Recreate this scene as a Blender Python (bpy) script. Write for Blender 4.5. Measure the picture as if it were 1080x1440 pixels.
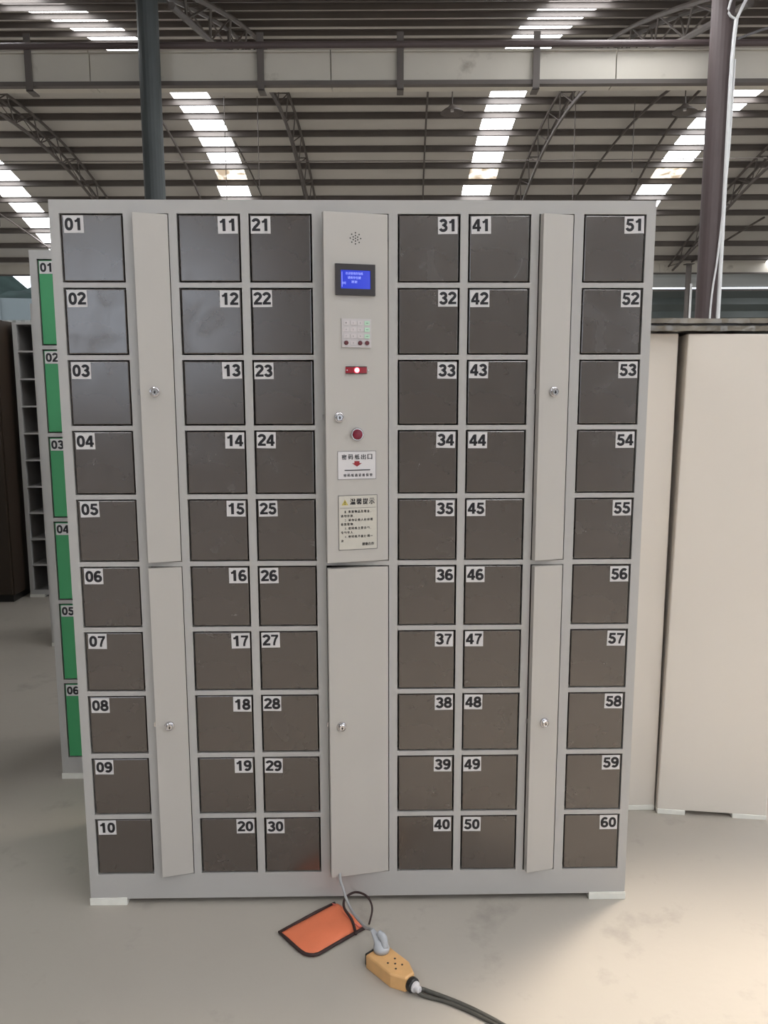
import bpy, bmesh, math, random
import numpy as np
from mathutils import Vector, Matrix
random.seed(7)
for o in list(bpy.data.objects): bpy.data.objects.remove(o)
C = bpy.context.scene.collection
S = bpy.context.scene

# ------------------------------------------------------------------ camera
PITCH, YAW, ROLL = .1474, .0168, .0019
CAM = Vector((.0359, -1.9446, 1.3469))
fw = Vector((math.sin(YAW)*math.cos(PITCH), math.cos(YAW)*math.cos(PITCH), -math.sin(PITCH)))
rt = Vector((math.cos(YAW), -math.sin(YAW), 0)); dn = fw.cross(rt)
r2 = math.cos(ROLL)*rt + math.sin(ROLL)*dn; d2 = -math.sin(ROLL)*rt + math.cos(ROLL)*dn
cam = bpy.data.objects.new('camera', bpy.data.cameras.new('camera')); C.objects.link(cam)
M = Matrix((r2, -d2, -fw)).transposed().to_4x4(); M.translation = CAM
cam.matrix_world = M
cam.data.sensor_fit = 'VERTICAL'; cam.data.sensor_height = 36; cam.data.lens = 36*1110/1440
cam.data.clip_start = .02; cam.data.clip_end = 300
S.camera = cam
# ------------------------------------------------------------------ sky, exposure, lamps
W = bpy.data.worlds.new('sky'); S.world = W; W.use_nodes = True
W.node_tree.nodes['Background'].inputs[0].default_value = (.80, .88, 1, 1)
W.node_tree.nodes['Background'].inputs[1].default_value = 3.2
S.view_settings.view_transform = 'Standard'; S.view_settings.look = 'None'
S.view_settings.exposure = 0; S.view_settings.gamma = 1; S.view_settings.use_curve_mapping = False
SKYLIGHT = 12          # strength of the translucent roof panels
HV = .0233              # the hall stands turned a little against the locker
def hp(X, s, z=0): return Vector((CAM.x + X*math.cos(HV) + s*math.sin(HV), CAM.y - X*math.sin(HV) + s*math.cos(HV), z))
def area(name, loc, aim, sx, sy, power, col):
    l = bpy.data.lights.new(name, 'AREA'); l.shape = 'RECTANGLE'; l.size = sx; l.size_y = sy; l.energy = power; l.color = col
    o = bpy.data.objects.new(name, l); C.objects.link(o); o.location = loc
    l.spread = math.radians(56); o.rotation_euler = (Vector(aim)-Vector(loc)).to_track_quat('-Z', 'Y').to_euler(); return o
area('clear_skylight_glow', (2.5, 1.5, 6.0), (1.55, -.8, 0), .9, 1.5, 62, (1, .87, .72))

# ------------------------------------------------------------------ materials
def lin(c): return tuple(((v/255)/12.92 if v/255 <= .04045 else ((v/255+.055)/1.055)**2.4) for v in c)
def mat(name, rgb, rough=.5, metal=0, noise=0, nscale=6, bump=0, bscale=60, emit=None, estr=0, spec=.5, stain=None):
    m = bpy.data.materials.new(name); m.use_nodes = True; nt = m.node_tree; b = nt.nodes['Principled BSDF']
    c = lin(rgb); b.inputs['Roughness'].default_value = rough; b.inputs['Metallic'].default_value = metal
    b.inputs['Specular IOR Level'].default_value = spec
    b.inputs['Base Color'].default_value = (*c, 1)
    tc = nt.nodes.new('ShaderNodeTexCoord')
    if noise:
        n = nt.nodes.new('ShaderNodeTexNoise'); n.inputs['Scale'].default_value = nscale; n.inputs['Detail'].default_value = 6
        r = nt.nodes.new('ShaderNodeValToRGB')
        r.color_ramp.elements[0].position = .3; r.color_ramp.elements[1].position = .7
        r.color_ramp.elements[0].color = (*[v*(1-noise) for v in c], 1); r.color_ramp.elements[1].color = (*[min(1, v*(1+noise)) for v in c], 1)
        nt.links.new(tc.outputs['Object'], n.inputs['Vector']); nt.links.new(n.outputs[0], r.inputs[0]); nt.links.new(r.outputs[0], b.inputs['Base Color'])
        if stain:
            n2 = nt.nodes.new('ShaderNodeTexNoise'); n2.inputs['Scale'].default_value = stain[1]; n2.inputs['Detail'].default_value = 8; n2.inputs['Roughness'].default_value = .65
            r2_ = nt.nodes.new('ShaderNodeValToRGB'); r2_.color_ramp.elements[0].position = stain[2]; r2_.color_ramp.elements[1].position = stain[3]
            r2_.color_ramp.elements[0].color = (0, 0, 0, 1); r2_.color_ramp.elements[1].color = (stain[4],)*3+(1,)
            mx = nt.nodes.new('ShaderNodeMix'); mx.data_type = 'RGBA'
            nt.links.new(tc.outputs['Object'], n2.inputs['Vector']); nt.links.new(n2.outputs[0], r2_.inputs[0]); nt.links.new(r2_.outputs[0], mx.inputs[0])
            nt.links.new(r.outputs[0], mx.inputs[6]); mx.inputs[7].default_value = (*lin(stain[0]), 1); nt.links.new(mx.outputs[2], b.inputs['Base Color'])
    if bump:
        n = nt.nodes.new('ShaderNodeTexNoise'); n.inputs['Scale'].default_value = bscale; n.inputs['Detail'].default_value = 4
        bp = nt.nodes.new('ShaderNodeBump'); bp.inputs['Strength'].default_value = bump; bp.inputs['Distance'].default_value = .002
        nt.links.new(tc.outputs['Object'], n.inputs['Vector']); nt.links.new(n.outputs[0], bp.inputs['Height']); nt.links.new(bp.outputs[0], b.inputs['Normal'])
    if emit: b.inputs['Emission Color'].default_value = (*lin(emit), 1); b.inputs['Emission Strength'].default_value = estr
    return m
M_ = {}
M_['frame'] = mat('grey_enamel', (174, 171, 168), .34, noise=.03, nscale=3, bump=.08, bscale=300)
M_['panel'] = mat('light_enamel', (178, 173, 167), .45, noise=.02, nscale=4)
M_['inner'] = mat('inner_steel', (70, 70, 70), .7, noise=.1)
M_['door'] = mat('taupe_enamel', (66, 56, 50), .25, noise=.05, nscale=7, spec=1.0)
M_['door'].node_tree.nodes['Principled BSDF'].inputs['IOR'].default_value = 1.62
nt_ = M_['door'].node_tree; n_ = nt_.nodes.new('ShaderNodeTexNoise'); n_.inputs['Scale'].default_value = 9; n_.inputs['Detail'].default_value = 5; n_.inputs['Distortion'].default_value = 1.2
tc_ = nt_.nodes.new('ShaderNodeTexCoord'); oi_ = nt_.nodes.new('ShaderNodeObjectInfo'); ad_ = nt_.nodes.new('ShaderNodeVectorMath'); ad_.operation = 'ADD'
sc_ = nt_.nodes.new('ShaderNodeMath'); sc_.operation = 'MULTIPLY'; sc_.inputs[1].default_value = 37; mr_ = nt_.nodes.new('ShaderNodeMapRange')
mr_.inputs[1].default_value = .50; mr_.inputs[2].default_value = .85; mr_.inputs[3].default_value = .22; mr_.inputs[4].default_value = .34
nt_.links.new(oi_.outputs['Random'], sc_.inputs[0]); nt_.links.new(tc_.outputs['Object'], ad_.inputs[0]); nt_.links.new(sc_.outputs[0], ad_.inputs[1])
nt_.links.new(ad_.outputs[0], n_.inputs['Vector']); nt_.links.new(n_.outputs[0], mr_.inputs[0]); nt_.links.new(mr_.outputs[0], nt_.nodes['Principled BSDF'].inputs['Roughness'])
M_['green'] = mat('green_enamel', (62, 150, 96), .4, noise=.05, nscale=3)
M_['plate'] = mat('white_sticker', (206, 202, 202), .5, noise=.01)
M_['ink'] = mat('black_ink', (22, 20, 26), .5, noise=.05)
M_['foot'] = mat('white_foam', (224, 222, 214), .7, noise=.05, nscale=30)
M_['chrome'] = mat('chrome', (205, 203, 205), .2, 1, noise=.02)
M_['black'] = mat('black_plastic', (30, 28, 27), .35, noise=.1, nscale=20)
M_['red'] = mat('red_button', (110, 18, 40), .25, noise=.15, nscale=90)
M_['redarrow'] = mat('red_ink', (140, 30, 40), .5, noise=.05)
M_['scan'] = mat('scanner_window', (70, 4, 14), .15, noise=.1, emit=(190, 0, 30), estr=.35)
M_['led'] = mat('scanner_led', (255, 120, 120), .3, noise=.01, emit=(255, 60, 70), estr=14)
M_['led2'] = mat('scanner_led_core', (255, 220, 220), .3, noise=.01, emit=(255, 190, 185), estr=7)
M_['lcd'] = mat('blue_screen', (20, 30, 90), .12, noise=.05, emit=(44, 60, 205), estr=.9)
M_['lcdtext'] = mat('screen_text', (150, 160, 230), .3, noise=.01, emit=(150, 165, 250), estr=.8)
M_['bezel'] = mat('screen_bezel', (44, 38, 38), .4, noise=.08)
M_['grey'] = mat('dark_grey', (105, 102, 104), .5, noise=.05)
M_['keys'] = mat('keypad_keys', (198, 190, 190), .4, noise=.02)
M_['keybase'] = mat('keypad_base', (190, 184, 184), .4, noise=.02)
M_['darkred'] = mat('dark_red_keys', (88, 30, 36), .3, noise=.1)
M_['keyg'] = mat('keypad_green_keys', (176, 208, 184), .4, noise=.02)
M_['cream'] = mat('notice_cream', (192, 187, 176), .5, noise=.02)
M_['yellow'] = mat('notice_yellow', (186, 170, 90), .5, noise=.03)
M_['floor'] = mat('concrete', (168, 161, 151), .6, noise=.06, nscale=1.1, bump=.35, bscale=45, stain=((112, 107, 102), 4.2, .57, .76, .5))
M_['roof'] = mat('roof_sheet', (186, 181, 175), .6, noise=.08, nscale=.5)
M_['steel'] = mat('painted_steel', (90, 83, 79), .55, noise=.12, nscale=2)
M_['rust'] = mat('red_oxide_steel', (84, 72, 72), .55, noise=.1, nscale=3)
M_['darksteel'] = mat('dark_blue_grey_steel', (70, 75, 76), .55, noise=.1, nscale=3)
M_['gutter'] = mat('painted_gutter', (194, 188, 177), .5, noise=.06, nscale=1.2, stain=((120, 108, 96), 2.0, .60, .78, .8))
M_['wallg'] = mat('corrugated_dark', (70, 76, 74), .6, noise=.1, nscale=.6)
M_['walll'] = mat('corrugated_light', (170, 172, 170), .6, noise=.06, nscale=.6)
M_['white'] = mat('conduit_white', (222, 222, 222), .4, noise=.02)
M_['whitecab'] = mat('white_enamel', (214, 206, 196), .5, noise=.02, nscale=2)
M_['film'] = mat('crumpled_plastic_film', (118, 112, 102), .10, noise=.45, nscale=9, bump=1, bscale=30)
M_['filmdark'] = mat('dark_board', (60, 55, 54), .35, noise=.3, nscale=12)
M_['brown'] = mat('brown_cabinet', (50, 38, 28), .5, noise=.12, nscale=2)
M_['orange'] = mat('orange_nylon', (226, 122, 84), .6, noise=.06, nscale=14, bump=.5, bscale=500)
M_['pink'] = mat('pink_lining', (225, 120, 110), .6, noise=.06)
M_['cordblk'] = mat('black_binding', (52, 34, 32), .7, noise=.15, nscale=60, bump=.6, bscale=500)
M_['greycord'] = mat('grey_cord', (150, 150, 150), .5, noise=.05)
M_['plug'] = mat('grey_plug', (166, 168, 172), .4, noise=.05)
M_['socket'] = mat('yellow_socket', (216, 168, 112), .5, noise=.1, nscale=24, bump=.3, bscale=90)
M_['cable'] = mat('dark_rubber_cable', (72, 70, 64), .6, noise=.15, nscale=40)
M_['hill'] = mat('hillside_trees', (26, 34, 30), 1, noise=.5, nscale=.35, spec=.05)
M_['outwall'] = mat('outdoor_wall', (96, 100, 98), 1, noise=.06, nscale=.5, spec=.1)
def sky_mat(name, dirty):
    m = bpy.data.materials.new(name); m.use_nodes = True; nt = m.node_tree; b = nt.nodes['Principled BSDF']
    b.inputs['Base Color'].default_value = (.75, .75, .72, 1); b.inputs['Roughness'].default_value = .5
    tc = nt.nodes.new('ShaderNodeTexCoord'); n = nt.nodes.new('ShaderNodeTexNoise'); r = nt.nodes.new('ShaderNodeValToRGB')
    n.inputs['Scale'].default_value = 3.2 if dirty else .8; n.inputs['Detail'].default_value = 5
    nt.links.new(tc.outputs['Object'], n.inputs['Vector']); nt.links.new(n.outputs[0], r.inputs[0])
    a, e = r.color_ramp.elements
    if dirty: a.position = .42; e.position = .58; a.color = (.035, .024, .014, 1); e.color = (.16, .15, .13, 1)
    else: a.position = .2; e.position = .8; a.color = (.86, .90, .95, 1); e.color = (1, 1, 1, 1)
    nt.links.new(r.outputs[0], b.inputs['Emission Color']); b.inputs['Emission Strength'].default_value = SKYLIGHT
    return m
M_['sky'] = sky_mat('skylight_panel', False); M_['skydirty'] = sky_mat('stained_skylight_panel', True)

# ------------------------------------------------------------------ mesh helpers
class MB:
    def __init__(s): s.v = []; s.f = []; s.m = []
    def add(s, vs, fs, mi=0):
        k = len(s.v); s.v += [tuple(p) for p in vs]; s.f += [tuple(i+k for i in f) for f in fs]; s.m += [mi]*len(fs); return s
    def box(s, x0, x1, y0, y1, z0, z1, mi=0, T=None):
        vs = [(x, y, z) for z in (z0, z1) for y in (y0, y1) for x in (x0, x1)]
        if T: vs = [T(*p) for p in vs]
        return s.add(vs, [(0, 2, 3, 1), (4, 5, 7, 6), (0, 1, 5, 4), (2, 6, 7, 3), (0, 4, 6, 2), (1, 3, 7, 5)], mi)
    def tube(s, pts, r, n=8, mi=0, rr=None):
        pts = [Vector(p) for p in pts]; rings = []; up = Vector((.01, .02, 1))
        for i, p in enumerate(pts):
            t = (pts[min(i+1, len(pts)-1)]-pts[max(i-1, 0)]).normalized()
            a = t.cross(up); a = a.normalized() if a.length > 1e-4 else t.cross(Vector((1, 0, 0))).normalized(); b = t.cross(a)
            R = rr[i] if rr else r
            rings += [p+(a*math.cos(2*math.pi*k/n)+b*math.sin(2*math.pi*k/n))*R for k in range(n)]
        fs = [(i*n+k, i*n+(k+1) % n, (i+1)*n+(k+1) % n, (i+1)*n+k) for i in range(len(pts)-1) for k in range(n)]
        fs += [tuple(range(n))[::-1], tuple((len(pts)-1)*n+k for k in range(n))]
        return s.add(rings, fs, mi)
    def lathe_y(s, cx, cz, prof, n=20, mi=0):   # prof: (radius, y) ; axis along -y
        vs = []
        for r, y in prof: vs += [(cx+r*math.cos(2*math.pi*k/n), y, cz+r*math.sin(2*math.pi*k/n)) for k in range(n)]
        fs = [(i*n+k, i*n+(k+1) % n, (i+1)*n+(k+1) % n, (i+1)*n+k) for i in range(len(prof)-1) for k in range(n)]
        fs += [tuple((len(prof)-1)*n+k for k in range(n)), tuple(range(n))[::-1]]
        return s.add(vs, fs, mi)
    def build(s, name, mats, parent=None, bevel=0, smooth=False, loc=None, fix=True):
        me = bpy.data.meshes.new(name); me.from_pydata(s.v, [], s.f)
        for m in (mats if isinstance(mats, list) else [mats]): me.materials.append(m)
        me.polygons.foreach_set('material_index', s.m)
        if bevel or fix:
            bm = bmesh.new(); bm.from_mesh(me)
            if fix: bmesh.ops.recalc_face_normals(bm, faces=bm.faces)
            if bevel:
                es = [e for e in bm.edges if len(e.link_faces) == 2 and e.calc_face_angle(0) > .6]
                bmesh.ops.bevel(bm, geom=es, offset=bevel, segments=2, affect='EDGES', profile=.6, clamp_overlap=True)
            bm.to_mesh(me); bm.free()
        if smooth: me.polygons.foreach_set('use_smooth', [True]*len(me.polygons))
        me.update(); o = bpy.data.objects.new(name, me); C.objects.link(o)
        if parent: o.parent = parent
        if loc: o.location = loc
        return o
def empty(name, loc, rz=0):
    o = bpy.data.objects.new(name, None); C.objects.link(o); o.location = loc; o.rotation_euler = (0, 0, rz); o.empty_display_size = .1; return o
def tag(o, label, cat, group=None):
    o['label'] = label; o['category'] = cat
    if group: o['group'] = group
    return o
def struct(o): o['kind'] = 'structure'; return o
def spline(P, n=8):
    P = [Vector(p) for p in P]; out = []
    for i in range(len(P)-1):
        a, b, c, d = P[max(i-1, 0)], P[i], P[i+1], P[min(i+2, len(P)-1)]
        for k in range(n):
            t = k/n; out.append(.5*((2*b)+(c-a)*t+(2*a-5*b+4*c-d)*t*t+(3*b-a-3*c+d)*t**3))
    return out+[P[-1]]
_tx = {}
def glyphs(text, off):
    key = (text, off)
    if key not in _tx:
        cu = bpy.data.curves.new('txt', 'FONT'); cu.body = text; cu.offset = off; cu.resolution_u = 3; cu.fill_mode = 'FRONT'
        o = bpy.data.objects.new('txt', cu); C.objects.link(o)
        dg = bpy.context.evaluated_depsgraph_get(); me = bpy.data.meshes.new_from_object(o.evaluated_get(dg))
        v = [(p.co.x, p.co.y) for p in me.vertices]; f = [tuple(p.vertices) for p in me.polygons]
        bpy.data.objects.remove(o); bpy.data.curves.remove(cu); bpy.data.meshes.remove(me); _tx[key] = (v, f)
    return _tx[key]
def put_text(mb, text, x, z, w, h, y, mi, off=0.0):
    if text == '一': mb.box(x, x+w, y-.0002, y, z+h*.42, z+h*.58, mi); return
    if ord(text[0]) > 0x3400 and len(text) == 1:
        put_text0(mb, text, x-h*.035, z, w, h, y, mi, .006); put_text0(mb, text, x+h*.035, z, w, h, y-.0001, mi, .006); return
    put_text0(mb, text, x, z, w, h, y, mi, 0)
def put_text0(mb, text, x, z, w, h, y, mi, off=0.0):
    """flat lettering facing -y, its box w x h with lower left corner at (x, z)"""
    v, f = glyphs(text, off)
    x0 = min(p[0] for p in v); x1 = max(p[0] for p in v); y0 = min(p[1] for p in v); y1 = max(p[1] for p in v)
    sx = w/(x1-x0); sz = h/(y1-y0)
    mb.add([(x+(p[0]-x0)*sx, y, z+(p[1]-y0)*sz) for p in v], f, mi)

# ------------------------------------------------------------------ hall
_S = np.array([8.5, 10.5, 12.5, 14.5, 16, 17.3, 18.8, 20.7, 22.2, 23.3, 25, 26.8]); _H = np.array([4.15, 4.8, 5.42, 5.98, 6.22, 6.3, 6.24, 6.05, 5.82, 5.55, 5.1, 4.42])
_c = np.polyfit(_S-17.3, _H, 4)
S0, S1 = 8.3, 27.2
def roof_z(s):
    if s < S0: s = 2*S0-s                       # the bay over the viewer mirrors the far one
    return float(np.polyval(_c, s-17.3))+CAM.z
HW = 17.0
floor = MB(); floor.box(-HW, HW, -11, 27.9, -.12, 0, T=lambda x, y, z: hp(x, y, z))
floor = struct(floor.build('floor', M_['floor']))
strips_far = [(-10.8, -10.0), (-4.6, -3.82), (2.15, 2.9), (7.05, 7.85), (12.6, 13.4)]
strips_far2 = [(-10.9, -10.1), (-4.72, -3.88), (2.05, 2.82), (6.95, 7.75), (12.5, 13.3)]
strips_near = [(-10.8, -10.0), (-4.96, -4.16), (2.05, 2.85), (7.05, 7.85), (12.6, 13.4)]
purl_far = [17.05, 18.07, 18.88, 19.86, 20.70, 21.60, 22.47, 23.33, 24.15, 25.03, 25.89, 26.76]
purl_near = [8.6, 9.4, 10.2, 11.0, 11.85, 12.65, 13.45, 14.2, 15.0, 16.0]
purl = purl_near+purl_far
purl_all = sorted([2*S0-s for s in purl if 2*S0-s > -10.9])+purl
edges = [-10.95]+purl_all+[27.2]
# roof sheets: one curved sheet of corrugated steel between strips
roof = MB()
def sheet(mb, X0, X1, s0, s1, th=.02, n=3, mi=0):
    for k in range(n):
        a = s0+(s1-s0)*k/n; b = s0+(s1-s0)*(k+1)/n
        za, zb = roof_z(a), roof_z(b)
        vs = [hp(X0, a, za), hp(X1, a, za), hp(X1, b, zb), hp(X0, b, zb), hp(X0, a, za+th), hp(X1, a, za+th), hp(X1, b, zb+th), hp(X0, b, zb+th)]
        mb.add(vs, [(0, 1, 2, 3), (7, 6, 5, 4), (0, 4, 5, 1), (1, 5, 6, 2), (2, 6, 7, 3), (3, 7, 4, 0)], mi)
bays = list(zip(edges[:-1], edges[1:]))
def strips(s0): return (strips_near[1:] if s0 < .5 else strips_near[2:]) if s0 < S0-.05 else strips_near if s0 < 16.9 else (strips_far if s0 < 21.9 else strips_far2)
for s0, s1 in bays:
    xs = [-HW]+[x for st in strips(s0) for x in st]+[HW]
    for i in range(0, len(xs), 2): sheet(roof, xs[i], xs[i+1], s0, s1)
ceiling = struct(roof.build('ceiling', M_['roof']))
for s0, s1 in bays:
    for j, (a, b) in enumerate(strips(s0)):
        mb = MB(); dirty = abs(s0-21.6) < .05 and j in (1, 2, 3)
        sheet(mb, a, b, s0+.01, s1-.01, .012)
        mb.build('stained_skylight_panel' if dirty else 'skylight_panel', M_['skydirty'] if dirty else M_['sky'], ceiling)
# purlins: Z section beams
for s in purl_all:
    z = roof_z(s); sl = (roof_z(s+.05)-roof_z(s-.05))/.1; mb = MB()
    T = lambda x, y, zz, s=s, z=z, sl=sl: hp(x, s+y-sl*zz*.6, z+zz+sl*y)
    dp = .075 if s < 16.5 else .12
    mb.box(-HW, HW, -.012, .012, -dp, -.006, T=T); mb.box(-HW, HW, -.012, .05, -dp-.005, -dp+.005, T=T); mb.box(-HW, HW, -.05, .012, -.012, -.002, T=T)
    mb.build('purlin', M_['steel'], ceiling)
# arched lattice trusses
for X in (-13.85, -8.0, -2.2, 3.65, 9.4, 15.2):
    for lo, hi in ((S0+.35, S1-.1), (-10.9, S0-.35)):
        mb = MB(); N = 30; top = []; bot = []
        for i in range(N+1):
            s = lo+(hi-lo)*i/N; z = roof_z(s)-.16; e = min(1, min(s-lo, hi-s)/2.2)
            top.append((s, z)); bot.append((s, z-.12-.26*e))
        mb.tube([hp(X-.14, *p) for p in top], .032, 6); mb.tube([hp(X+.14, *p) for p in top], .032, 6); mb.tube([hp(X, *p) for p in bot], .038, 6)
        for i in range(N):
            q = bot if i % 2 else top; r_ = top if i % 2 else bot
            mb.tube([hp(X-.14 if not i % 2 else X, *q[i]), hp(X if not i % 2 else X-.14, *r_[i+1])], .014, 4)
            mb.tube([hp(X+.14 if not i % 2 else X, *q[i]), hp(X if not i % 2 else X+.14, *r_[i+1])], .014, 4)
            if i % 2 == 0: mb.tube([hp(X-.14, *top[i]), hp(X+.14, *top[i])], .014, 4)
        mb.build('roof_truss', M_['steel'], ceiling)
# sag rods lying under the purlins, and thin hanger wires
for X0, X1, s0, s1, r in ((-5.1, -5.3, 18.6, 24, .03), (-3.7, -3.5, 20, 23.5, .02), (.78, 1.0, 16.5, 25, .022), (5.7, 5.15, 16.9, 24, .03), (6.3, 6.8, 16.9, 24, .03), (8.8, 10.4, 22, 26.5, .02), (-11.6, -10.6, 22.8, 26.3, .022), (11.0, 9.9, 24.2, 26.8, .03)):
    pts = [hp(X0+(X1-X0)*k/12, s0+(s1-s0)*k/12, roof_z(s0+(s1-s0)*k/12)-.17) for k in range(13)]
    m = MB(); m.tube(pts, r, 6); m.build('sag_rod', M_['steel'], ceiling)
for X, s, drop in ((-3.45, 17.6, 2.6), (-2.75, 17.6, 2.0), (3.95, 17.8, 2.2), (5.2, 17.8, 1.6), (-9.0, 19, 2.4), (10.0, 20, 2.6)):
    m = MB(); m.tube([hp(X, s, roof_z(s)-.1), hp(X, s, roof_z(s)-drop)], .009, 5); m.build('hanger_wire', M_['steel'], ceiling)
m = MB(); m.tube([hp(-9, 18.9, 6.62), hp(-2, 18.9, 6.60), hp(4, 18.9, 6.60), hp(10, 18.9, 6.64)], .012, 5); m.build('hanger_wire', M_['steel'], ceiling)
# round dark lamp shades hanging below the far roof
for X, s, z in ((1.30, 17.2, 7.05), (6.05, 17.2, 7.05)):
    t = tag(empty('high_bay_lamp', hp(X, s, z)), 'dark round roof lamp just left of the right column' if X > 3 else 'dark round roof lamp above the middle, between two skylight strips', 'lamp', None)
    m = MB(); n = 20; prof = [(.05, .16), (.08, .12), (.16, .07), (.25, 0), (.235, 0), (.07, .10)]
    vs = [(r*math.cos(2*math.pi*k/n), r*math.sin(2*math.pi*k/n), zz) for r, zz in prof for k in range(n)]
    m.add(vs, [(i*n+k, i*n+(k+1) % n, (i+1)*n+(k+1) % n, (i+1)*n+k) for i in range(len(prof)-1) for k in range(n)])
    m.build('lamp_shade', M_['steel'], t, smooth=True)
    m = MB(); m.tube([(0, 0, .13), (0, 0, roof_z(s)-z-.1)], .012, 6); m.build('hanging_rod', M_['steel'], t)
    m = MB(); m.tube([(0, 0, .13), (0, 0, .03)], .035, 10); m.build('bulb', M_['plate'], t)

# gutter at the valley, on the near columns
def gutter(sg, z0, z1, name, label, seams, straps):
    g = tag(empty(name, hp(0, sg, z0)), label, 'gutter')
    g.rotation_euler = (0, 0, -HV)
    xs = [-HW+.05]+seams+[HW-.05]
    for a, b in zip(xs[:-1], xs[1:]):
        m = MB(); m.box(a+.004, b-.004, 0, .30, 0, z1-z0); m.box(a+.004, b-.004, -.03, .0, z1-z0-.02, z1-z0); m.build('gutter_trough', M_['gutter'], g, bevel=.006)
    m = MB(); m.box(-HW+.05, HW-.05, -.03, .05, -.045, -.002); m.build('support_angle', M_['steel'], g)
    m = MB(); m.tube([(-HW+.05, -.05, z1-z0+.035), (HW-.05, -.05, z1-z0+.035)], .032, 10); m.build('edge_pipe', M_['rust'], g)
    for x in straps:
        m = MB(); m.box(x-.035, x+.035, -.045, -.032, -.10, z1-z0+.16); m.box(x-.035, x+.035, -.045, .12, -.10, -.085); m.build('strap', M_['steel'], g)
    return g
gutter(8.75, 4.565, 4.86, 'roof_gutter', 'pale painted roof gutter crossing overhead between the two columns', [-3.1, -.6, 2.35, 5.1], [-3.72, -1.32, .12, 1.52, 4.6])
gutter(27.22, 5.35, 5.74, 'far_gutter', 'distant roof gutter above the far wall, low behind the lockers', [-9, 0, 9], [])

def column(X, s, r, m_, label, top, name='steel_column'):
    c = tag(empty(name, hp(X, s, 0)), label, 'column')
    m = MB(); m.tube([(0, 0, .02), (0, 0, top)], r, 20); m.build('shaft', m_, c, smooth=False)
    m = MB(); m.box(-r*1.7, r*1.7, -r*1.7, r*1.7, 0, .025); m.build('base_plate', m_, c)
    m = MB(); m.box(-r*1.5, r*1.5, -r*1.5, r*1.5, top, top+.02); m.build('cap_plate', m_, c)
    return c
s_c = 8.45
column(-2.39, s_c, .105, M_['darksteel'], 'dark grey steel column behind the top left of the main locker', roof_z(s_c)-.2)
cr = column(3.30, s_c, .11, M_['rust'], 'brown purple steel column with white conduit, behind the white cabinets', roof_z(s_c)-.2)
for pts, r, nm in (([(.075, -.13, .02), (.07, -.13, 2.4), (.06, -.13, 4.4), (.08, -.13, 4.95)], .02, 'conduit'),
                   ([(.08, -.13, 4.95), (.16, -.12, 5.12), (.32, -.1, 5.45)], .016, 'cable'),
                   ([(.10, -.11, 4.6), (.09, -.12, 3.8), (.06, -.13, 3.2), (.03, -.13, 2.7), (-.01, -.125, 2.2), (-.02, -.125, 1.0)], .010, 'cable'),
                   ([(.08, -.13, 4.95), (.0, -.125, 5.05), (.13, -.12, 5.40)], .012, 'cable')):
    m = MB(); m.tube(spline(pts, 5), r, 8); m.build(nm, M_['white'], cr)
m = MB(); m.tube(spline([(.10, -.12, 4.78), (.5, -.06, 4.92), (.9, -.05, 4.9), (1.5, -.05, 4.75)], 5), .012, 6); m.build('cable', M_['grey'], cr)
fc = column(9.75, 26.6, .09, M_['steel'], 'distant thin column with a white pipe, left of the near brown column', roof_z(26.6)-.35)
m = MB(); m.tube([(.06, -.12, 0), (.06, -.12, 4.9)], .035, 8); m.build('conduit', M_['white'], fc)

# far wall: corrugated on the right, opening to the hillside on the left
def corrug(mb, X0, X1, s, z0, z1, pitch=.25, d=.05, mi=0):
    n = int((X1-X0)/pitch*2); vs = []
    for k in range(n+1):
        x = X0+(X1-X0)*k/n; y = s+(d if k % 2 else 0); vs += [hp(x, y, z0), hp(x, y, z1)]
    mb.add(vs, [(2*k, 2*k+2, 2*k+3, 2*k+1) for k in range(n)], mi)
def ribs(mb, X0, X1, s, z0, z1, pitch=.3, d=.06, mi=0):   # horizontal corrugation
    n = max(2, int((z1-z0)/pitch*2)); vs = []
    for k in range(n+1):
        z = z0+(z1-z0)*k/n; y = s+(d if k % 2 else 0); vs += [hp(X0, y, z), hp(X1, y, z)]
    mb.add(vs, [(2*k, 2*k+1, 2*k+3, 2*k+2) for k in range(n)], mi)
wb = MB(); ribs(wb, -7, HW, 27.6, 0, 4.80, .42, .10, 0); ribs(wb, -7, HW, 27.6, 4.92, 5.6, .7, .02, 1)
wb.box(-7, HW, 27.6, 27.75, 4.80, 4.875, 2, T=lambda x, y, z: hp(x, y, z))
corrug(wb, -HW, -7, 27.6, 0, 3.9, .3, .05, 1)
wb = struct(wb.build('wall_back', [M_['wallg'], M_['walll'], M_['steel']], fix=False))
wl = MB(); wl.box(-HW-.2, -HW, -11, 27.9, 0, 9, T=lambda x, y, z: hp(x, y, z)); struct(wl.build('wall_left', M_['walll']))
wp = MB(); wp.box(-3.05, -2.95, .5, 3.0, 0, 2.7); wp.box(-3.05, -1.34, .40, .50, 0, 2.7); struct(wp.build('wall_added_shade', M_['walll']))  # unseen wall, added only to keep light out of the left aisle
wr = MB()
for a, b, c_, d in ((-11, 27.9, 5, 9), (-11, -5, 0, 5), (3, 27.9, 0, 5)): wr.box(HW, HW+.2, a, b, c_, d, T=lambda x, y, z: hp(x, y, z))
struct(wr.build('wall_right', M_['walll']))
wf = MB()       # wall behind the viewer, with a window band and a loading door
for a, b, c_, d in ((-HW, -6.6, 0, 9), (-6.6, -2.2, 0, 1.7), (-6.6, -2.2, 4.0, 9), (-2.2, 7.0, 0, 9), (7.0, 9.5, 4.4, 9), (9.5, HW, 0, 9)):
    wf.box(a, b, -11.2, -11.0, c_, d, T=lambda x, y, z: hp(x, y, z))
struct(wf.build('wall_front', M_['walll']))

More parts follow.
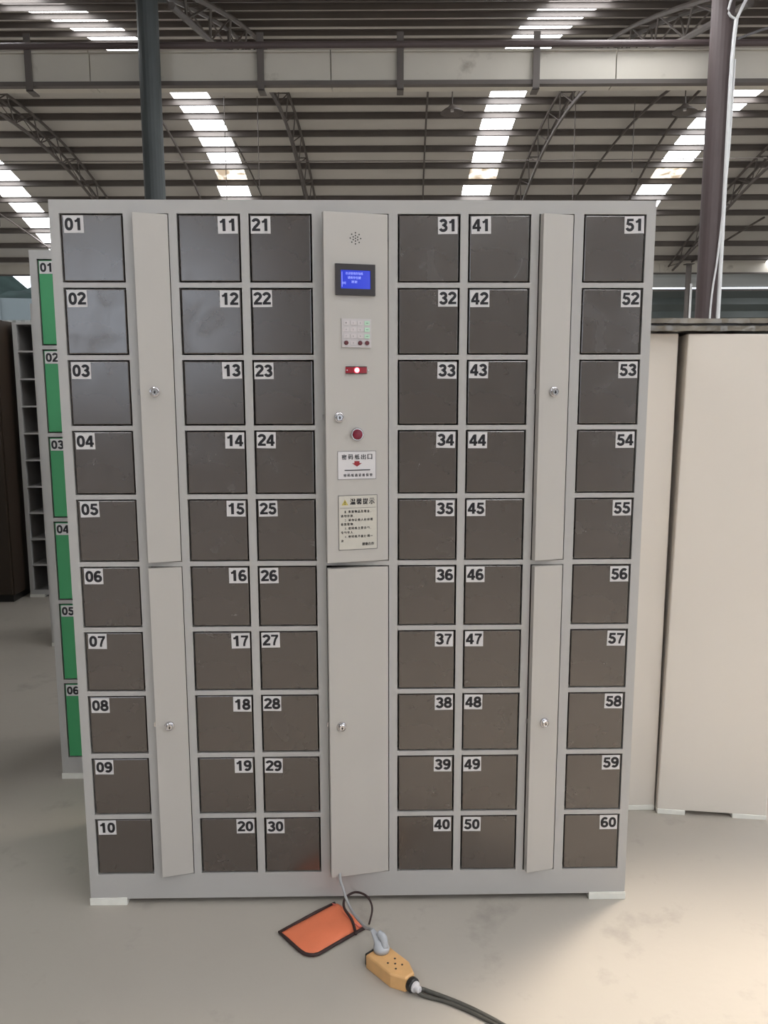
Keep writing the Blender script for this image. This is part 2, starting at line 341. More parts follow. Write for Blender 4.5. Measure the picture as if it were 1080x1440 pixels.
# outside the opening
hl = MB(); N = 40; Q = 14; vs = []
for j in range(Q+1):
    for i in range(N+1):
        X = -60+i*80/N; y = 48+j*3; h = max(7, 14.6-(X+40)*.36)*(j/Q)**.8+random.uniform(-.35, .35)*(j > 0)
        h = max(0, h*(1+.08*math.sin(X*.5)+.04*math.sin(X*1.3)))
        vs.append(hp(X, y, h-.1))
hl.add(vs, [(j*(N+1)+i, j*(N+1)+i+1, (j+1)*(N+1)+i+1, (j+1)*(N+1)+i) for j in range(Q) for i in range(N)])
struct(hl.build('hillside', M_['hill'], smooth=True))
m = MB(); m.box(-90, 90, 27.9, 130, -.3, -.02, T=lambda x, y, z: hp(x, y, z)); struct(m.build('ground', M_['outwall']))
m = MB(); vs = []
for X, s, z in ((-24, 33, 5.45), (-6, 46, 6.5)):
    vs += [hp(X, s, -.1), hp(X, s, z), hp(X, s+.3, -.1), hp(X, s+.3, z)]
m.add(vs, [(0, 4, 5, 1), (1, 5, 7, 3), (3, 7, 6, 2), (0, 1, 3, 2), (4, 6, 7, 5)])
for k in range(12):
    f_ = k/12; X = -24+18*f_; s = 33+13*f_; z = 5.45+1.05*f_
    m.box(X-.08, X+.08, s-.1, s-.01, 0, z, T=lambda x, y, z: hp(x, y, z))
struct(m.build('boundary_wall', M_['outwall']))

# ------------------------------------------------------------------ locker parts
Z0 = .0174; H = 1.80
def shell(t, x0, x1, z0, z1, depth, fm, cols, y0=0, div=True):
    """cols = [(xa, xb, [(za, zb), ...])] openings; body box + front frame of stiles and rails"""
    m = MB(); th = .008
    m.box(x0, x0+th, y0+.02, y0+depth, z0, z1); m.box(x1-th, x1, y0+.02, y0+depth, z0, z1)
    m.box(x0+th, x1-th, y0+.02, y0+depth, z1-th, z1); m.box(x0+th, x1-th, y0+.02, y0+depth, z0, z0+th)
    m.box(x0+th, x1-th, y0+depth-th, y0+depth, z0+th, z1-th)
    m.build('body', fm, t)
    m = MB(); xs = [x0]+[v for c in cols for v in c[:2]]+[x1]
    for i in range(0, len(xs), 2): m.box(xs[i], xs[i+1], y0, y0+.02, z0, z1)
    for xa, xb, ops in cols:
        zs = [z0]+[v for o in sorted(ops) for v in o]+[z1]
        for i in range(0, len(zs), 2): m.box(xa, xb, y0, y0+.02, zs[i], zs[i+1])
    m.build('front_frame', fm, t)
    if div:
        m = MB()
        for i in range(2, len(xs)-2, 2): m.box((xs[i]+xs[i+1])/2-.003, (xs[i]+xs[i+1])/2+.003, y0+.022, y0+depth-th-.001, z0+th, z1-th)
        m.build('partition', M_['inner'], t)
def feet(t, x0, x1, y0, y1, h=.0174, w=.095):
    for a, b in ((x0, x0+w), (x1-w, x1)):
        for c_, d in ((y0-.003, y0+.07), (y1-.07, y1)):
            m = MB(); m.box(a-.002, b+.002, c_, d, 0, h); m.box(a-.002, b+.002, c_, c_+.0028, h, h+.004)
            m.build('foot', M_['foot'], t, bevel=.002)
def door_mesh(w, h, m_, bev=.0022, th=.016):
    m = MB(); m.box(-w/2, w/2, 0, th, -h/2, h/2); o = m.build('door', m_, None, bevel=bev); me = o.data; bpy.data.objects.remove(o); return me
def ribbon(mb, pts, w, y, mi):
    n = len(pts); closed = pts[0] == pts[-1]; vs = []
    for i in range(n):
        if closed: a = pts[i-1] if i else pts[-2]; b = pts[i+1] if i < n-1 else pts[1]
        else: a = pts[max(i-1, 0)]; b = pts[min(i+1, n-1)]
        p = pts[i]
        def nrm(q, r): d = Vector((r[0]-q[0], r[1]-q[1])); d.normalize(); return Vector((-d.y, d.x))
        n1 = nrm(a, p) if a != p else nrm(p, b); n2 = nrm(p, b) if b != p else n1
        mm = (n1+n2); mm.normalize(); k = w/2/max(.5, mm.dot(n1)); vs += [(p[0]+mm.x*k, y, p[1]+mm.y*k), (p[0]-mm.x*k, y, p[1]-mm.y*k)]
    mb.add(vs, [(2*i, 2*i+1, 2*i+3, 2*i+2) for i in range(n-1)], mi)
def arc(cx, cy, rx, ry, a0, a1, n=14, e=2.0):
    out = []
    for k in range(n+1):
        a = math.radians(a0+(a1-a0)*k/n); c_, s_ = math.cos(a), math.sin(a)
        out.append((cx+rx*math.copysign(abs(c_)**(2/e), c_), cy+ry*math.copysign(abs(s_)**(2/e), s_)))
    return out
def digit(ch):      # heavy grotesque numerals, box 1 x 1.4, strokes (points, width)
    w = .33
    def ring(cx, cy, rx, ry, e=2.2): p = arc(cx, cy, rx, ry, 0, 360, 24, e); p[-1] = p[0]; return p
    if ch == '0': return [(ring(.5, .7, .34, .55, 2.4), w)]
    if ch == '1': return [([(.60, 0), (.60, 1.4)], .35), ([(.12, 1.02), (.34, 1.07), (.52, 1.24)], .26)]
    if ch == '2': return [(arc(.49, 1.0, .36, .29, 172, -25)+[(.66, .70), (.36, .42), (.18, .16)], w), ([(.0, .14), (1.0, .14)], .28)]
    if ch == '3': return [(arc(.48, 1.01, .33, .27, 165, -82), w), (arc(.48, .40, .37, .29, 82, -168), w), ([(.34, .73), (.56, .73)], .2)]
    if ch == '4': return [([(.70, 0), (.70, 1.4)], .33), ([(-.02, .40), (1.02, .40)], .27), ([(.60, 1.26), (.10, .46)], .29)]
    if ch == '5': return [([(.16, 1.26), (.94, 1.26)], .28), ([(.29, 1.34), (.20, .70)], .28), (arc(.48, .45, .37, .34, 128, -165), w)]
    if ch == '6': return [(ring(.51, .43, .35, .31), w), (arc(.56, .70, .42, .58, 50, 195), w)]
    if ch == '7': return [([(.03, 1.27), (.97, 1.27)], .26), ([(.84, 1.22), (.58, .80), (.42, .30), (.40, 0)], .27)]
    if ch == '8': return [(ring(.5, 1.02, .31, .27), w), (ring(.5, .41, .37, .30), w)]
    if ch == '9': return [([(1-x, 1.4-z) for x, z in st], q) for st, q in digit('6')]
PW, PH = .0465, .0395
def plate_mesh(text):
    m = MB(); m.box(-PW/2, PW/2, 0, .0008, -PH/2, PH/2, 0)
    for k, ch in enumerate(text):
        cx = (-.0107 if k == 0 else .0105); sc = .0195
        for pts, wd in digit(ch): ribbon(m, [(cx+(px-.5)*sc, (pz-.7)*sc*1.03) for px, pz in pts], wd*sc*1.04, -.0003-.0001*k, 1)
    o = m.build('number_plate', [M_['plate'], M_['ink']], None, fix=False); me = o.data; bpy.data.objects.remove(o); return me
def inst(name, me, parent, loc, rz=0):
    o = bpy.data.objects.new(name, me); C.objects.link(o); o.parent = parent; o.location = loc; o.rotation_euler = (0, 0, rz); return o

# main locker -----------------------------------------------------------------
XL = .7155; A = 1.7693; P = .1693; DH = .1576; DW = .1490
colx = [-.6925, -.4180, -.2495, .1022, .2700, .5444]
rows = [(A-n*P-DH, A-n*P) for n in range(10)]
up = (rows[4][0], A); lw = (rows[9][0], rows[5][1])
cols = [(colx[0], colx[0]+DW, rows), (-.5208, -.4371, [up, lw]), (colx[1], colx[1]+DW, rows), (colx[2], colx[2]+DW, rows),
        (-.0767, .0808, [up, lw]), (colx[3], colx[3]+DW, rows), (colx[4], colx[4]+DW, rows), (.4380, .5215, [up, lw]), (colx[5], colx[5]+DW, rows)]
L = tag(empty('locker', (0, 0, 0)), 'large grey electronic locker with sixty numbered taupe doors and control panel', 'locker')
shell(L, -XL, XL, Z0, H, .45, M_['frame'], cols)
feet(L, -XL, XL, 0, .45)
dm = door_mesh(DW-.0078, DH-.0064, M_['door'])
for c_ in range(6):
    for n in range(10):
        cx = colx[c_]+DW/2; za, zb = rows[n]; cz = (za+zb)/2
        d = inst('door', dm, L, (cx, .0015, cz)); d.rotation_euler = (random.uniform(-.004, .004), 0, random.uniform(-.004, .004))
        left = c_ in (0, 2, 4); mx = .0058
        px = (-DW/2+mx+PW/2) if left else (DW/2-mx-PW/2)
        if c_ == 0: px += .003
        p = inst('number_plate', plate_mesh('%02d' % (c_*10+n+1)), d, (px+random.uniform(-.0012, .0012), -.0009, DH/2-.0052-PH/2+random.uniform(-.001, .001)))
        p.rotation_euler = (0, random.uniform(-.02, .02), 0)
def lock(parent, u, z, key=0.0):
    m = MB(); m.lathe_y(-u, z, [(.0125, .002), (.0125, -.002), (.0115, -.0045), (.0095, -.005), (.0092, -.010), (.0075, -.012), (.0068, -.0105)], 20, 0)
    m.box(-u-.0009, -u+.0009, -.0112, -.0104, z-.0045, z+.0030, 1)
    m.lathe_y(-u, z-.001, [(.0022, -.0104), (.0022, -.0112)], 10, 1)
    m.build('lock', [M_['chrome'], M_['black']], parent, smooth=False)
def leaf(hx, w, z0, z1, deg, name, m_=None):
    """sheet door with folded lips, hinged on its right side and left ajar; front face at local y=0"""
    o_z = z0; h = z1-z0; m = MB(); t_ = .0016; dp = .018
    m.box(-w, 0, 0, t_, 0, h); m.box(-w, -w+t_, t_, dp, 0, h); m.box(-t_, 0, t_, dp, 0, h)
    m.box(-w+t_, -t_, t_, dp, 0, t_); m.box(-w+t_, -t_, t_, dp, h-t_, h)
    m.box(-w+t_, -w+.014, dp-t_, dp, t_, h-t_); m.box(-.014, -t_, dp-t_, dp, t_, h-t_)
    o = m.build(name, m_ or M_['panel'], L, bevel=.0006, loc=(hx-.002, 0, z0)); o.rotation_euler = (0, 0, math.radians(deg)); return o
def bolt(parent, w, z):
    m = MB(); m.box(-w-.004, -w+.004, .0185, .021, z-.006, z+.006); m.build('bolt', M_['chrome'], parent)
d = leaf(-.4371, .0795, up[0]+.002, up[1]-.002, 17, 'service_door'); lock(d, .0465, 1.353-up[0]); bolt(d, .0795, 1.353-up[0])
d = leaf(-.4371, .0800, lw[0]+.002, lw[1]-.002, 14, 'service_door'); lock(d, .0460, .505-lw[0]); bolt(d, .0800, .505-lw[0])
d = leaf(.5215, .0775, up[0]+.002, up[1]-.002, 15, 'service_door'); lock(d, .0395, 1.3516-up[0]); bolt(d, .0775, 1.3516-up[0])
d = leaf(.5215, .0765, lw[0]+.002, lw[1]-.002, 14, 'service_door'); lock(d, .0385, .505-lw[0]); bolt(d, .0765, .505-lw[0])
d = leaf(.0808, .1530, lw[0]+.002, lw[1]-.003, 11.5, 'service_door'); lock(d, .1225, .505-lw[0]); bolt(d, .153, .505-lw[0])
cd = leaf(.0808, .1545, up[0]+.002, up[1]-.002, 13.5, 'control_door'); lock(cd, .1220, 1.2915-up[0]); bolt(cd, .1545, 1.2915-up[0])
ZB = up[0]+.002
def cz(z): return z-ZB
# speaker holes
m = MB()
holes = [(0, 0)]+[(.0062*math.cos(a), .0062*math.sin(a)) for a in [math.pi/2+k*math.pi/3 for k in range(6)]]+[(.0125*math.cos(a), .0125*math.sin(a)) for a in [math.pi/2+k*math.pi/4 for k in range(8)]]
for hx_, hz_ in holes: m.lathe_y(-.0785+hx_, cz(1.710)+hz_, [(.0017, .0012), (.0017, -.0004)], 10)
m.build('speaker_holes', M_['black'], cd, fix=False)
# display
x0, x1, z0_, z1_ = -.1278, -.0322, cz(1.5795), cz(1.6510)
m = MB(); sx0, sx1, sz0, sz1 = -.1155, -.0437, cz(1.5945), cz(1.6370)
m.box(x0, x1, -.006, -.0002, z1_-(z1_-sz1), z1_); m.box(x0, x1, -.006, -.0002, z0_, sz0); m.box(x0, sx0, -.006, -.0002, sz0, sz1); m.box(sx1, x1, -.006, -.0002, sz0, sz1)
m.build('display_bezel', M_['bezel'], cd)
m = MB(); m.box(sx0, sx1, -.003, -.0003, sz0, sz1, 0)
for k, (tx, w) in enumerate((('欢迎使用存包柜', .042), ('请按存包键', .032), ('谢谢', .014))):
    put_text(m, tx, (sx0+sx1)/2-w/2-.003, sz1-.0105-k*.0095, w, .0062, -.0034, 1, .01)
put_text(m, '存取', sx0+.004, sz0+.010, .009, .006, -.0034, 1, .01)
m.box(sx0+.003, sx0+.0038, -.0034, -.003, sz0+.004, sz1-.004, 1)
m.build('screen', [M_['lcd'], M_['lcdtext']], cd, fix=False)
# keypad
m = MB(); kx0, kx1, kz0, kz1 = -.1140, -.0420, cz(1.4590), cz(1.5255)
m.box(kx0, kx1, -.0035, -.0002, kz0, kz1, 0); lab = ['1', '2', '3', 'A', '4', '5', '6', 'B', '7', '8', '9', 'C', '*', '0', '#', 'D']
for r in range(4):
    for c_ in range(4):
        kx = kx0+.0105+c_*.0170; kz = kz1-.0095-r*.0155
        if r == 3 and c_ != 1: m.lathe_y(kx, kz, [(.0055, -.0035), (.0052, -.0062), (.0035, -.0068)], 14, 3); continue
        m.box(kx-.0062, kx+.0062, -.0050, -.0035, kz-.0048, kz+.0048, 2 if c_ == 3 else 1)
        if c_ < 3: put_text(m, lab[r*4+c_], kx-.0012, kz-.0020, .0022, .0038, -.0053, 4)
        else: m.box(kx-.003, kx+.003, -.0053, -.0050, kz-.0008, kz+.0004, 4)
m.build('keypad', [M_['keybase'], M_['keys'], M_['keyg'], M_['darkred'], M_['grey']], cd, fix=False)
# scanner window
m = MB(); a0, a1, b0, b1 = -.1050, -.0530, cz(1.3975), cz(1.4135); m.box(a0, a1, -.002, -.0002, b0, b1, 0)
m.box(a0, a1, -.0035, -.002, b0-.0008, b0+.001, 1); m.box(a0, a1, -.0035, -.002, b1-.001, b1+.0008, 1)
m.lathe_y(-.0775, (b0+b1)/2, [(.0062, -.002), (.006, -.0032)], 14, 2); m.lathe_y(-.0775, (b0+b1)/2, [(.0035, -.0032), (.003, -.0042)], 12, 3)
m.lathe_y(a1+.0035, (b0+b1)/2, [(.0016, -.002), (.0014, -.003)], 10, 4); m.lathe_y(a0+.0035, (b0+b1)/2, [(.0016, -.002), (.0014, -.003)], 10, 4)
m.build('scanner_window', [M_['scan'], M_['black'], M_['led'], M_['led2'], M_['chrome']], cd)
# push button
m = MB(); bx, bz = -.0785, cz(1.2520)
m.lathe_y(bx, bz, [(.0165, 0), (.0168, -.003), (.0155, -.006), (.0140, -.0085), (.0128, -.0085)], 28, 0)
m.lathe_y(bx, bz, [(.0126, -.004), (.0126, -.0095), (.0115, -.0115), (.008, -.0120), (.002, -.0122)], 24, 1)
m.build('push_button', [M_['chrome'], M_['red']], cd, smooth=False)
# ticket outlet plate
m = MB(); x0, x1, z0_, z1_ = -.1268, -.0308, cz(1.1425), cz(1.2115)
m.box(x0, x1, -.0012, -.0002, z0_, z1_, 0); t_ = .0009
for a, b, c_, d in ((x0, x1, z0_, z0_+t_), (x0, x1, z1_-t_, z1_), (x0, x0+t_, z0_, z1_), (x1-t_, x1, z0_, z1_)): m.box(a, b, -.0016, -.0011, c_, d, 3)
for k, ch in enumerate('密码纸出口'): put_text(m, ch, x0+.0105+k*.0160, z1_-.0205, .0115, .0125, -.0015, 1, .02)
ax = (x0+x1)/2; az = z1_-.0245
m.add([(ax-.0065, -.0015, az), (ax+.0065, -.0015, az), (ax+.0065, -.0015, az-.005), (ax+.0125, -.0015, az-.005), (ax, -.0015, az-.0135), (ax-.0125, -.0015, az-.005), (ax-.0065, -.0015, az-.005)], [(0, 1, 2, 3, 4, 5, 6)], 2)
m.box(ax-.031, ax+.033, -.0026, -.0012, z0_+.0215, z0_+.0235, 1)
for k, ch in enumerate('密码纸请妥善保管'): put_text(m, ch, x0+.0145+k*.0093, z0_+.0065, .0070, .0072, -.0015, 1, .02)
m.build('ticket_outlet', [M_['plate'], M_['ink'], M_['redarrow'], M_['grey']], cd, fix=False)
# notice
m = MB(); x0, x1, z0_, z1_ = -.1262, -.0278, cz(.9670), cz(1.1035)
m.box(x0, x1, -.0010, -.0002, z0_, z1_, 0); t_ = .0013
for a, b, c_, d in ((x0, x1, z0_, z0_+t_), (x0, x1, z1_-t_, z1_), (x0, x0+t_, z0_, z1_), (x1-t_, x1, z0_, z1_), (x0+.004, x1-.004, z1_-.0320, z1_-.0312)): m.box(a, b, -.0014, -.0009, c_, d, 3)
for k, ch in enumerate('温馨提示'): put_text(m, ch, x0+.0295+k*.0160, z1_-.0235, .0135, .0150, -.0013, 1, .03)
tx_, tz_ = x0+.0165, z1_-.0245
m.add([(tx_-.0085, -.0012, tz_), (tx_+.0085, -.0012, tz_), (tx_, -.0012, tz_+.0145)], [(0, 1, 2)], 2)
m.box(tx_-.0008, tx_+.0008, -.0015, -.0012, tz_+.0042, tz_+.0098, 1); m.box(tx_-.0009, tx_+.0009, -.0015, -.0012, tz_+.0015, tz_+.003, 1)
lines = [(1, '1、贵重物品及现金，'), (0, '请勿存放。'), (1, '2、请勿让他人在旁观'), (0, '看您取物。'), (1, '3、密码纸主要存包，'), (0, '专包专人。'), (1, '4、密码纸不能使用一'), (0, '次')]
for k, (ind, tx) in enumerate(lines):
    zz = z1_-.0440-k*.01035; cxp = x0+.0060+(.0085 if ind else 0); adv = .00835 if ind else .0068
    for ch in tx:
        if ch in '0123456789': put_text(m, ch, cxp+.001, zz, .0028, .0058, -.0013, 1, .01); cxp += .0052
        elif ch in '、，。': put_text(m, ch, cxp+.0005, zz, .0016, .0016, -.0013, 1, 0); cxp += .0050
        else: put_text(m, ch, cxp, zz, .0063, .0066, -.0013, 1, .012); cxp += .0079
for k, ch in enumerate('谢谢合作'): put_text(m, ch, x0+.0590+k*.0078, z0_+.0100, .0072, .0078, -.0013, 1, .012)
m.build('notice', [M_['cream'], M_['ink'], M_['yellow'], M_['grey']], cd, fix=False)

# green locker behind on the left ---------------------------------------------
def plain_locker(name, label, x0, x1, y0, nrow, ncol, dmat, edge, rail, numbers, top=1.81, base=.08, head=.028, doorless=False, fm=None):
    t = tag(empty(name, (x0, y0, 0)), label, 'locker'); fm = fm or M_['frame']; W_ = x1-x0
    h_ = (top-head-base-rail*(nrow-1))/nrow; cw = (W_-2*edge-.022*(ncol-1))/ncol
    rws = [(top-head-k*(h_+rail)-h_, top-head-k*(h_+rail)) for k in range(nrow)]
    cs = [(edge+k*(cw+.022), edge+k*(cw+.022)+cw, rws) for k in range(ncol)]
    shell(t, 0, W_, Z0, top, .42, fm, cs); feet(t, 0, W_, 0, .42)
    if doorless:
        for k, (a, b, r_) in enumerate(cs):
            for za, zb in rws[:-1]:
                m = MB(); m.box(a-.006, b+.006, .021, .40, za-rail, za); m.build('shelf', fm, t)
    else:
        me = door_mesh(cw-.008, h_-.008, dmat); n = 0
        for a, b, r_ in cs:
            for za, zb in rws:
                n += 1; d = inst('door', me, t, ((a+b)/2, .0015, (za+zb)/2))
                if numbers and n <= numbers: inst('number_plate', plate_mesh('%02d' % n), d, (-cw/2+.030, -.0009, h_/2-.0262))
    return t
plain_locker('locker', 'grey locker with green doors numbered from 01, behind the left edge of the big locker', -1.062, -.12, .71, 6, 3, M_['green'], .024, .0125, 6)
plain_locker('locker', 'plain grey locker side strip between the green locker and the open shelf locker', -1.695, -.85, 2.215, 6, 2, M_['frame'], .15, .012, 0)
plain_locker('locker', 'doorless grey locker with ten stacked dark cells, deep in the left aisle', -2.262, -1.55, 3.28, 10, 5, None, .026, .010, 0, base=.05, head=.012, doorless=True)
# brown cabinet at the far left
t = tag(empty('brown_cabinet', (-4.1, 3.12, 0)), 'tall dark brown cabinet at the left picture edge beside the doorless locker', 'cabinet')
m = MB(); m.box(0, 1.80, .02, .5, .05, 1.82); m.build('body', M_['brown'], t, bevel=.004)
for k in range(2):
    m = MB(); m.box(.006+k*.897, .006+k*.897+.889, 0, .018, .06, 1.81); dd = m.build('door', M_['brown'], t, bevel=.003)
    m = MB(); hx_ = (.85 if k == 0 else .95); m.tube([(hx_, 0, .95), (hx_, -.03, .96), (hx_, -.03, 1.12), (hx_, 0, 1.13)], .006, 8); m.build('handle', M_['chrome'], dd)
m = MB(); m.box(.02, 1.78, .04, .48, 0, .05); m.build('plinth', M_['black'], t)

# white cabinets on the right --------------------------------------------------
def white_cab(label, x0, x1, y0, y1, yaw, lean, hgt=1.525):
    t = tag(empty('white_cabinet', (x0, y0, 0), yaw), label, 'cabinet'); w = x1-x0; t.rotation_euler = (0, lean, yaw); dp = y1-y0
    m = MB(); m.box(0, w, 0, dp, .016, hgt); m.build('body', M_['whitecab'], t, bevel=.004)
    for a, b in ((0, .088), (w-.105, w)):
        for c_ in (0, dp-.08):
            m = MB(); m.box(a, b, c_-.002 if c_ == 0 else c_, c_+.08, 0, .018); m.build('foot', M_['foot'], t, bevel=.003)
    return t
white_cab('narrow visible white cabinet directly right of the main locker', .62, .9600, .455, 1.30, 0, 0, 1.527)
white_cab('wide white cabinet at the right picture edge, gap on its left', .960, 1.2985, .432, 1.30, -.13, .0125, 1.5245)
t = tag(empty('wrapped_boards', (.80, .40, 1.529)), 'stacked dark boards in crumpled plastic film lying on the white cabinets', 'boards')
def wavy(m, x0, x1, y0, y1, z0, z1, amp, mi=0, seed=0):
    random.seed(seed); n = 46; vs = []
    for k in range(n+1):
        x = x0+(x1-x0)*k/n
        for (y, z) in ((y0, z0), (y0, z1), (y1, z1), (y1, z0)):
            vs.append((x, y+random.uniform(-amp, amp), z+random.uniform(-amp, amp)*.5))
    fs = [(k*4+j, (k+1)*4+j, (k+1)*4+(j+1) % 4, k*4+(j+1) % 4) for k in range(n) for j in range(4)]+[(0, 1, 2, 3), (n*4+3, n*4+2, n*4+1, n*4)]
    m.add(vs, fs, mi)
m = MB(); wavy(m, -.02, .92, .012, .80, .002, .017, .0018, 0, 3); m.build('board', M_['film'], t)
m = MB(); wavy(m, -.02, .92, .018, .80, .0175, .0225, .001, 0, 5); m.build('board', M_['filmdark'], t)
m = MB(); wavy(m, -.02, .92, .006, .80, .0235, .0375, .0012, 0, 8); m.build('board', M_['film'], t)
random.seed(11)

# things on the floor ---------------------------------------------------------
# orange pouch
pc = [(-.1995, -.126), (-.0646, -.0133), (.0157, -.1127), (-.1186, -.2214)]
t = tag(empty('pouch', (-.092, -.118, 0)), 'flat orange fabric pouch with dark binding lying on the floor before the locker', 'pouch')
def pp(u, v):
    if v > .75: u = u+(1-u)*.10*((v-.75)/.25)**2
    return pp0(u, v)
def pp0(u, v):   # u along long side 0..1 from left corner, v 0 back .. 1 front
    a = Vector(pc[0]).lerp(Vector(pc[1]), u); b = Vector(pc[3]).lerp(Vector(pc[2]), u); p = a.lerp(b, v); return p
m = MB(); n, k_ = 20, 12; vs = []
for lay in (0, 1):
    for i in range(n+1):
        for j in range(k_+1):
            u, v = i/n, j/k_; p = pp(u, v); e = min(u*3.0+.0, 1)*min(1, min(v, 1-v)*5); e = max(0, e)**.5
            z = .0015 if lay == 0 else .0045+.0075*e+.0012*math.sin(u*9+v*4)*e+.002*u*e
            vs.append((p.x+.092, p.y+.118, z))
q = (n+1)*(k_+1); fs = []
for i in range(n):
    for j in range(k_):
        a = i*(k_+1)+j; fs.append((a, a+1, a+k_+2, a+k_+1)); fs.append((q+a, q+a+k_+1, q+a+k_+2, q+a+1))
bd = [i*(k_+1) for i in range(n+1)]+[n*(k_+1)+j for j in range(1, k_+1)]+[i*(k_+1)+k_ for i in range(n-1, -1, -1)]+[j for j in range(k_-1, 0, -1)]
for a, b in zip(bd, bd[1:]+bd[:1]): fs.append((a, b, b+q, a+q))
m.add(vs, fs); m.build('fabric', M_['orange'], t, smooth=True)
def pl(u, v, z): p = pp(u, v); return (p.x+.092, p.y+.118, z)
m = MB(); m.tube([pl(1, 0, .006), pl(.66, -.01, .007), pl(.33, -.01, .006), pl(.0, 0, .006), pl(0, .3, .006), pl(0, .7, .006), pl(0, .85, .006), pl(0, .93, .006), pl(.005, .985, .006), pl(.05, 1.02, .006), pl(.12, 1.02, .006), pl(.4, 1.01, .006), pl(.7, 1.01, .007), pl(1, 1, .006)], .0042, 8)
m.build('binding', M_['cordblk'], t, smooth=True)
m = MB(); v0 = [pl(.93, .03, .0135), pl(1.0, .03, .006), pl(1.02, .97, .006), pl(.90, .97, .0135)]; m.add(v0+[(a, b, c-.002) for a, b, c in v0], [(0, 1, 2, 3), (7, 6, 5, 4), (0, 4, 5, 1), (1, 5, 6, 2), (2, 6, 7, 3), (3, 7, 4, 0)]); m.build('lining', M_['pink'], t)
lp = [(-.006, -.142, .010), (-.0173, -.0952, .015), (-.0381, -.0660, .030), (-.035, -.0412, .040), (-.009, -.0309, .049), (.0211, -.049, .049), (.0349, -.0699, .030), (.0266, -.1007, .006)]
m = MB(); sp = spline([(a+.092, b+.118, c) for a, b, c in lp], 6); m.tube(sp, .003, 8, rr=[.0038-.0014*i/len(sp) for i in range(len(sp))]); m.build('strap_loop', M_['cordblk'], t, smooth=True)

# socket block -----------------------------------------------------------------
ang = math.atan2(-.3319+.2262, .1181-.0545)  # axis from plug end to cable end
t = tag(empty('extension_socket', (.0800, -.2720, 0), math.radians(-49)), 'yellow extension socket block on the floor with a grey plug in it', 'extension socket')
def prism(mb, prof, z0, z1, inset, mi=0):
    n = len(prof); cx = sum(p[0] for p in prof)/n; cy = sum(p[1] for p in prof)/n
    vs = [(x, y, z0) for x, y in prof]+[(x, y, z1-.004) for x, y in prof]+[(cx+(x-cx)*(1-inset), cy+(y-cy)*(1-inset), z1) for x, y in prof]
    fs = [tuple(range(n))[::-1], tuple(range(2*n, 3*n))]
    for r in (0, n): fs += [(r+k, r+(k+1) % n, r+n+(k+1) % n, r+n+k) for k in range(n)]
    mb.add(vs, fs, mi)
body = [(-.058, -.030), (.028, -.030), (.062, -.014), (.062, .014), (.028, .030), (-.050, .030), (-.058, .022)]
m = MB(); prism(m, body, 0, .036, .06); m.build('housing', M_['socket'], t, bevel=.0025)
m = MB(); m.box(-.0665, -.0585, -.026, .022, .001, .031); m.build('end_cap', M_['black'], t, bevel=.003)
def lx(mb, x, prof, n=16, y=0, z=.017, mi=0):
    vs = [(px, y+r*math.cos(2*math.pi*k/n), z+r*math.sin(2*math.pi*k/n)) for r, px in prof for k in range(n)]
    mb.add(vs, [(i*n+k, i*n+(k+1) % n, (i+1)*n+(k+1) % n, (i+1)*n+k) for i in range(len(prof)-1) for k in range(n)]+[tuple(range(n))[::-1], tuple((len(prof)-1)*n+k for k in range(n))], mi)
m = MB(); lx(m, 0, [(.0155, .063), (.0168, .066), (.0168, .074), (.0150, .077)]); m.build('cable_cap', M_['black'], t)
m = MB(); lx(m, 0, [(.0125, .0772), (.0125, .081), (.0085, .082), (.0075, .092), (.006, .094)]); m.build('gland', M_['plate'], t)
m = MB()
for hx_, hy_ in ((.012, .0), (-.001, .011), (-.001, -.011), (.025, .010), (.025, -.010)):
    vs = [(hx_+.0026*math.cos(a*math.pi/6), hy_+.0026*math.sin(a*math.pi/6), zz) for zz in (.0352, .0364) for a in range(12)]
    m.add(vs, [tuple(range(12, 24))]+[(k, (k+1) % 12, 12+(k+1) % 12, 12+k) for k in range(12)])
m.build('socket_holes', M_['black'], t)
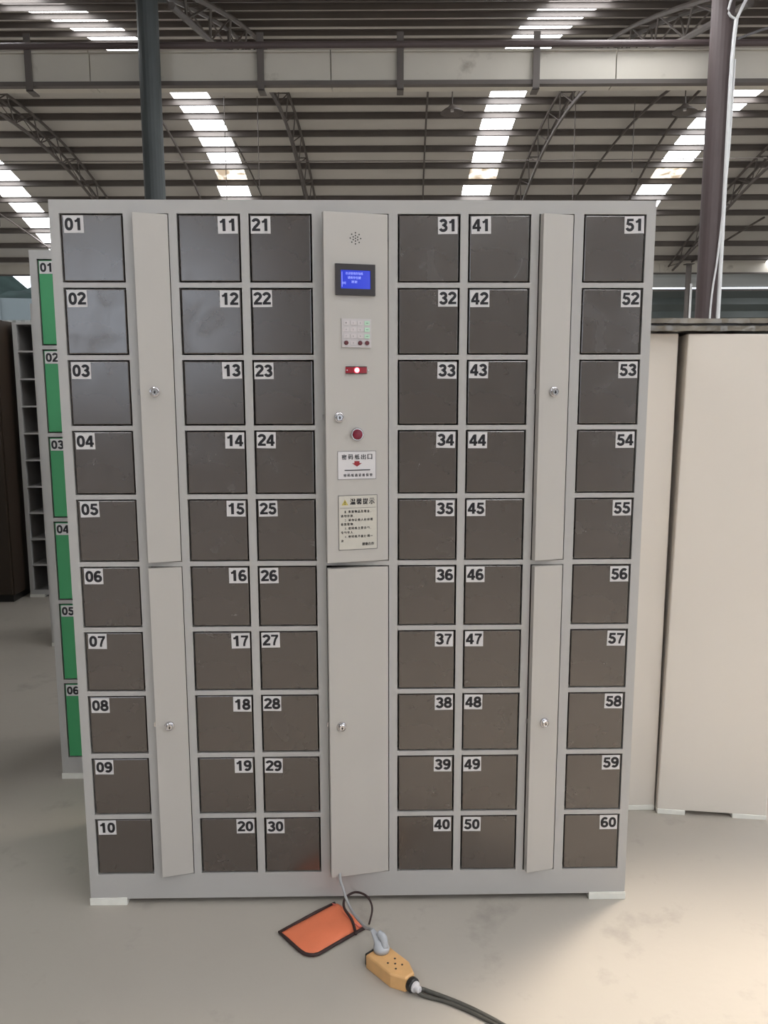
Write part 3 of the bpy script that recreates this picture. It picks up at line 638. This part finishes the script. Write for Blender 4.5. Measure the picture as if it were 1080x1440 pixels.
# plug with its cord: stands in the socket, a thing of its own
t = tag(empty('power_cord', (.0566, -.2400, .0375)), 'light grey power cord from the locker bottom with plug in the yellow socket', 'power cord')
m = MB(); n = 20
prof = [(0, .0185, 0), (.008, .0195, 0), (.013, .0180, .001), (.018, .0140, .004), (.026, .0110, .011), (.034, .0080, .019), (.040, .0058, .026)]
vs = [(r*math.cos(2*math.pi*k/n)-.85*sh, r*.86*math.sin(2*math.pi*k/n)+.9*sh, z) for z, r, sh in prof for k in range(n)]
m.add(vs, [(i*n+k, i*n+(k+1) % n, (i+1)*n+(k+1) % n, (i+1)*n+k) for i in range(len(prof)-1) for k in range(n)]+[tuple(range(n))[::-1], tuple((len(prof)-1)*n+k for k in range(n))])
m.build('plug', M_['plug'], t, smooth=True)
m = MB(); m.tube(spline([(.007, -.003, .011), (.006, .003, .026), (.0, .009, .034), (-.008, .015, .038)], 4), .0085, 10, rr=[.009]*5+[.0095]*4+[.008]*3+[.006]); m.build('plug_grip', M_['plug'], t, smooth=True)
cp = [(-.047, .030, .15), (-.0500, .008, .118), (-.0490, -.035, .092), (-.0417, -.0560, .080), (-.0301, -.0780, .058), (-.013, -.112, .046), (.0060, -.150, .048), (.0200, -.190, .062), (.0300, -.2120, .0745), (.0350, -.2170, .0775)]
m = MB(); m.tube(spline([(a-.0566, b+.24, c-.0375) for a, b, c in cp], 6), .0038, 8); m.build('cord', M_['greycord'], t, smooth=True)
# floor cable
t = tag(empty('floor_cable', (.14, -.34, 0)), 'dark rubber cable pair running from the yellow socket to the bottom right', 'cable')
for off, pts in ((0, [(.1385, -.3370, .017), (.1480, -.3330, .012), (.1600, -.3320, .0062), (.2193, -.3632, .0055), (.2662, -.3935, .0055), (.3119, -.4294, .0055), (.38, -.49, .0055), (.50, -.62, .0055), (.75, -.82, .0055), (1.2, -1.0, .0055)]),
                 (1, [(.1365, -.3400, .013), (.1420, -.3430, .008), (.1600, -.3485, .0045), (.1900, -.3590, .0045), (.2190, -.3735, .0045), (.2640, -.4025, .0045), (.3090, -.4375, .0045), (.376, -.498, .0045), (.495, -.628, .0045), (.745, -.83, .0045), (1.2, -1.012, .0045)])):
    m = MB(); m.tube(spline([(a-.14, b+.34, c) for a, b, c in pts], 6), .0052 if off == 0 else .0042, 8); m.build('cable_strand', M_['cable'], t, smooth=True)
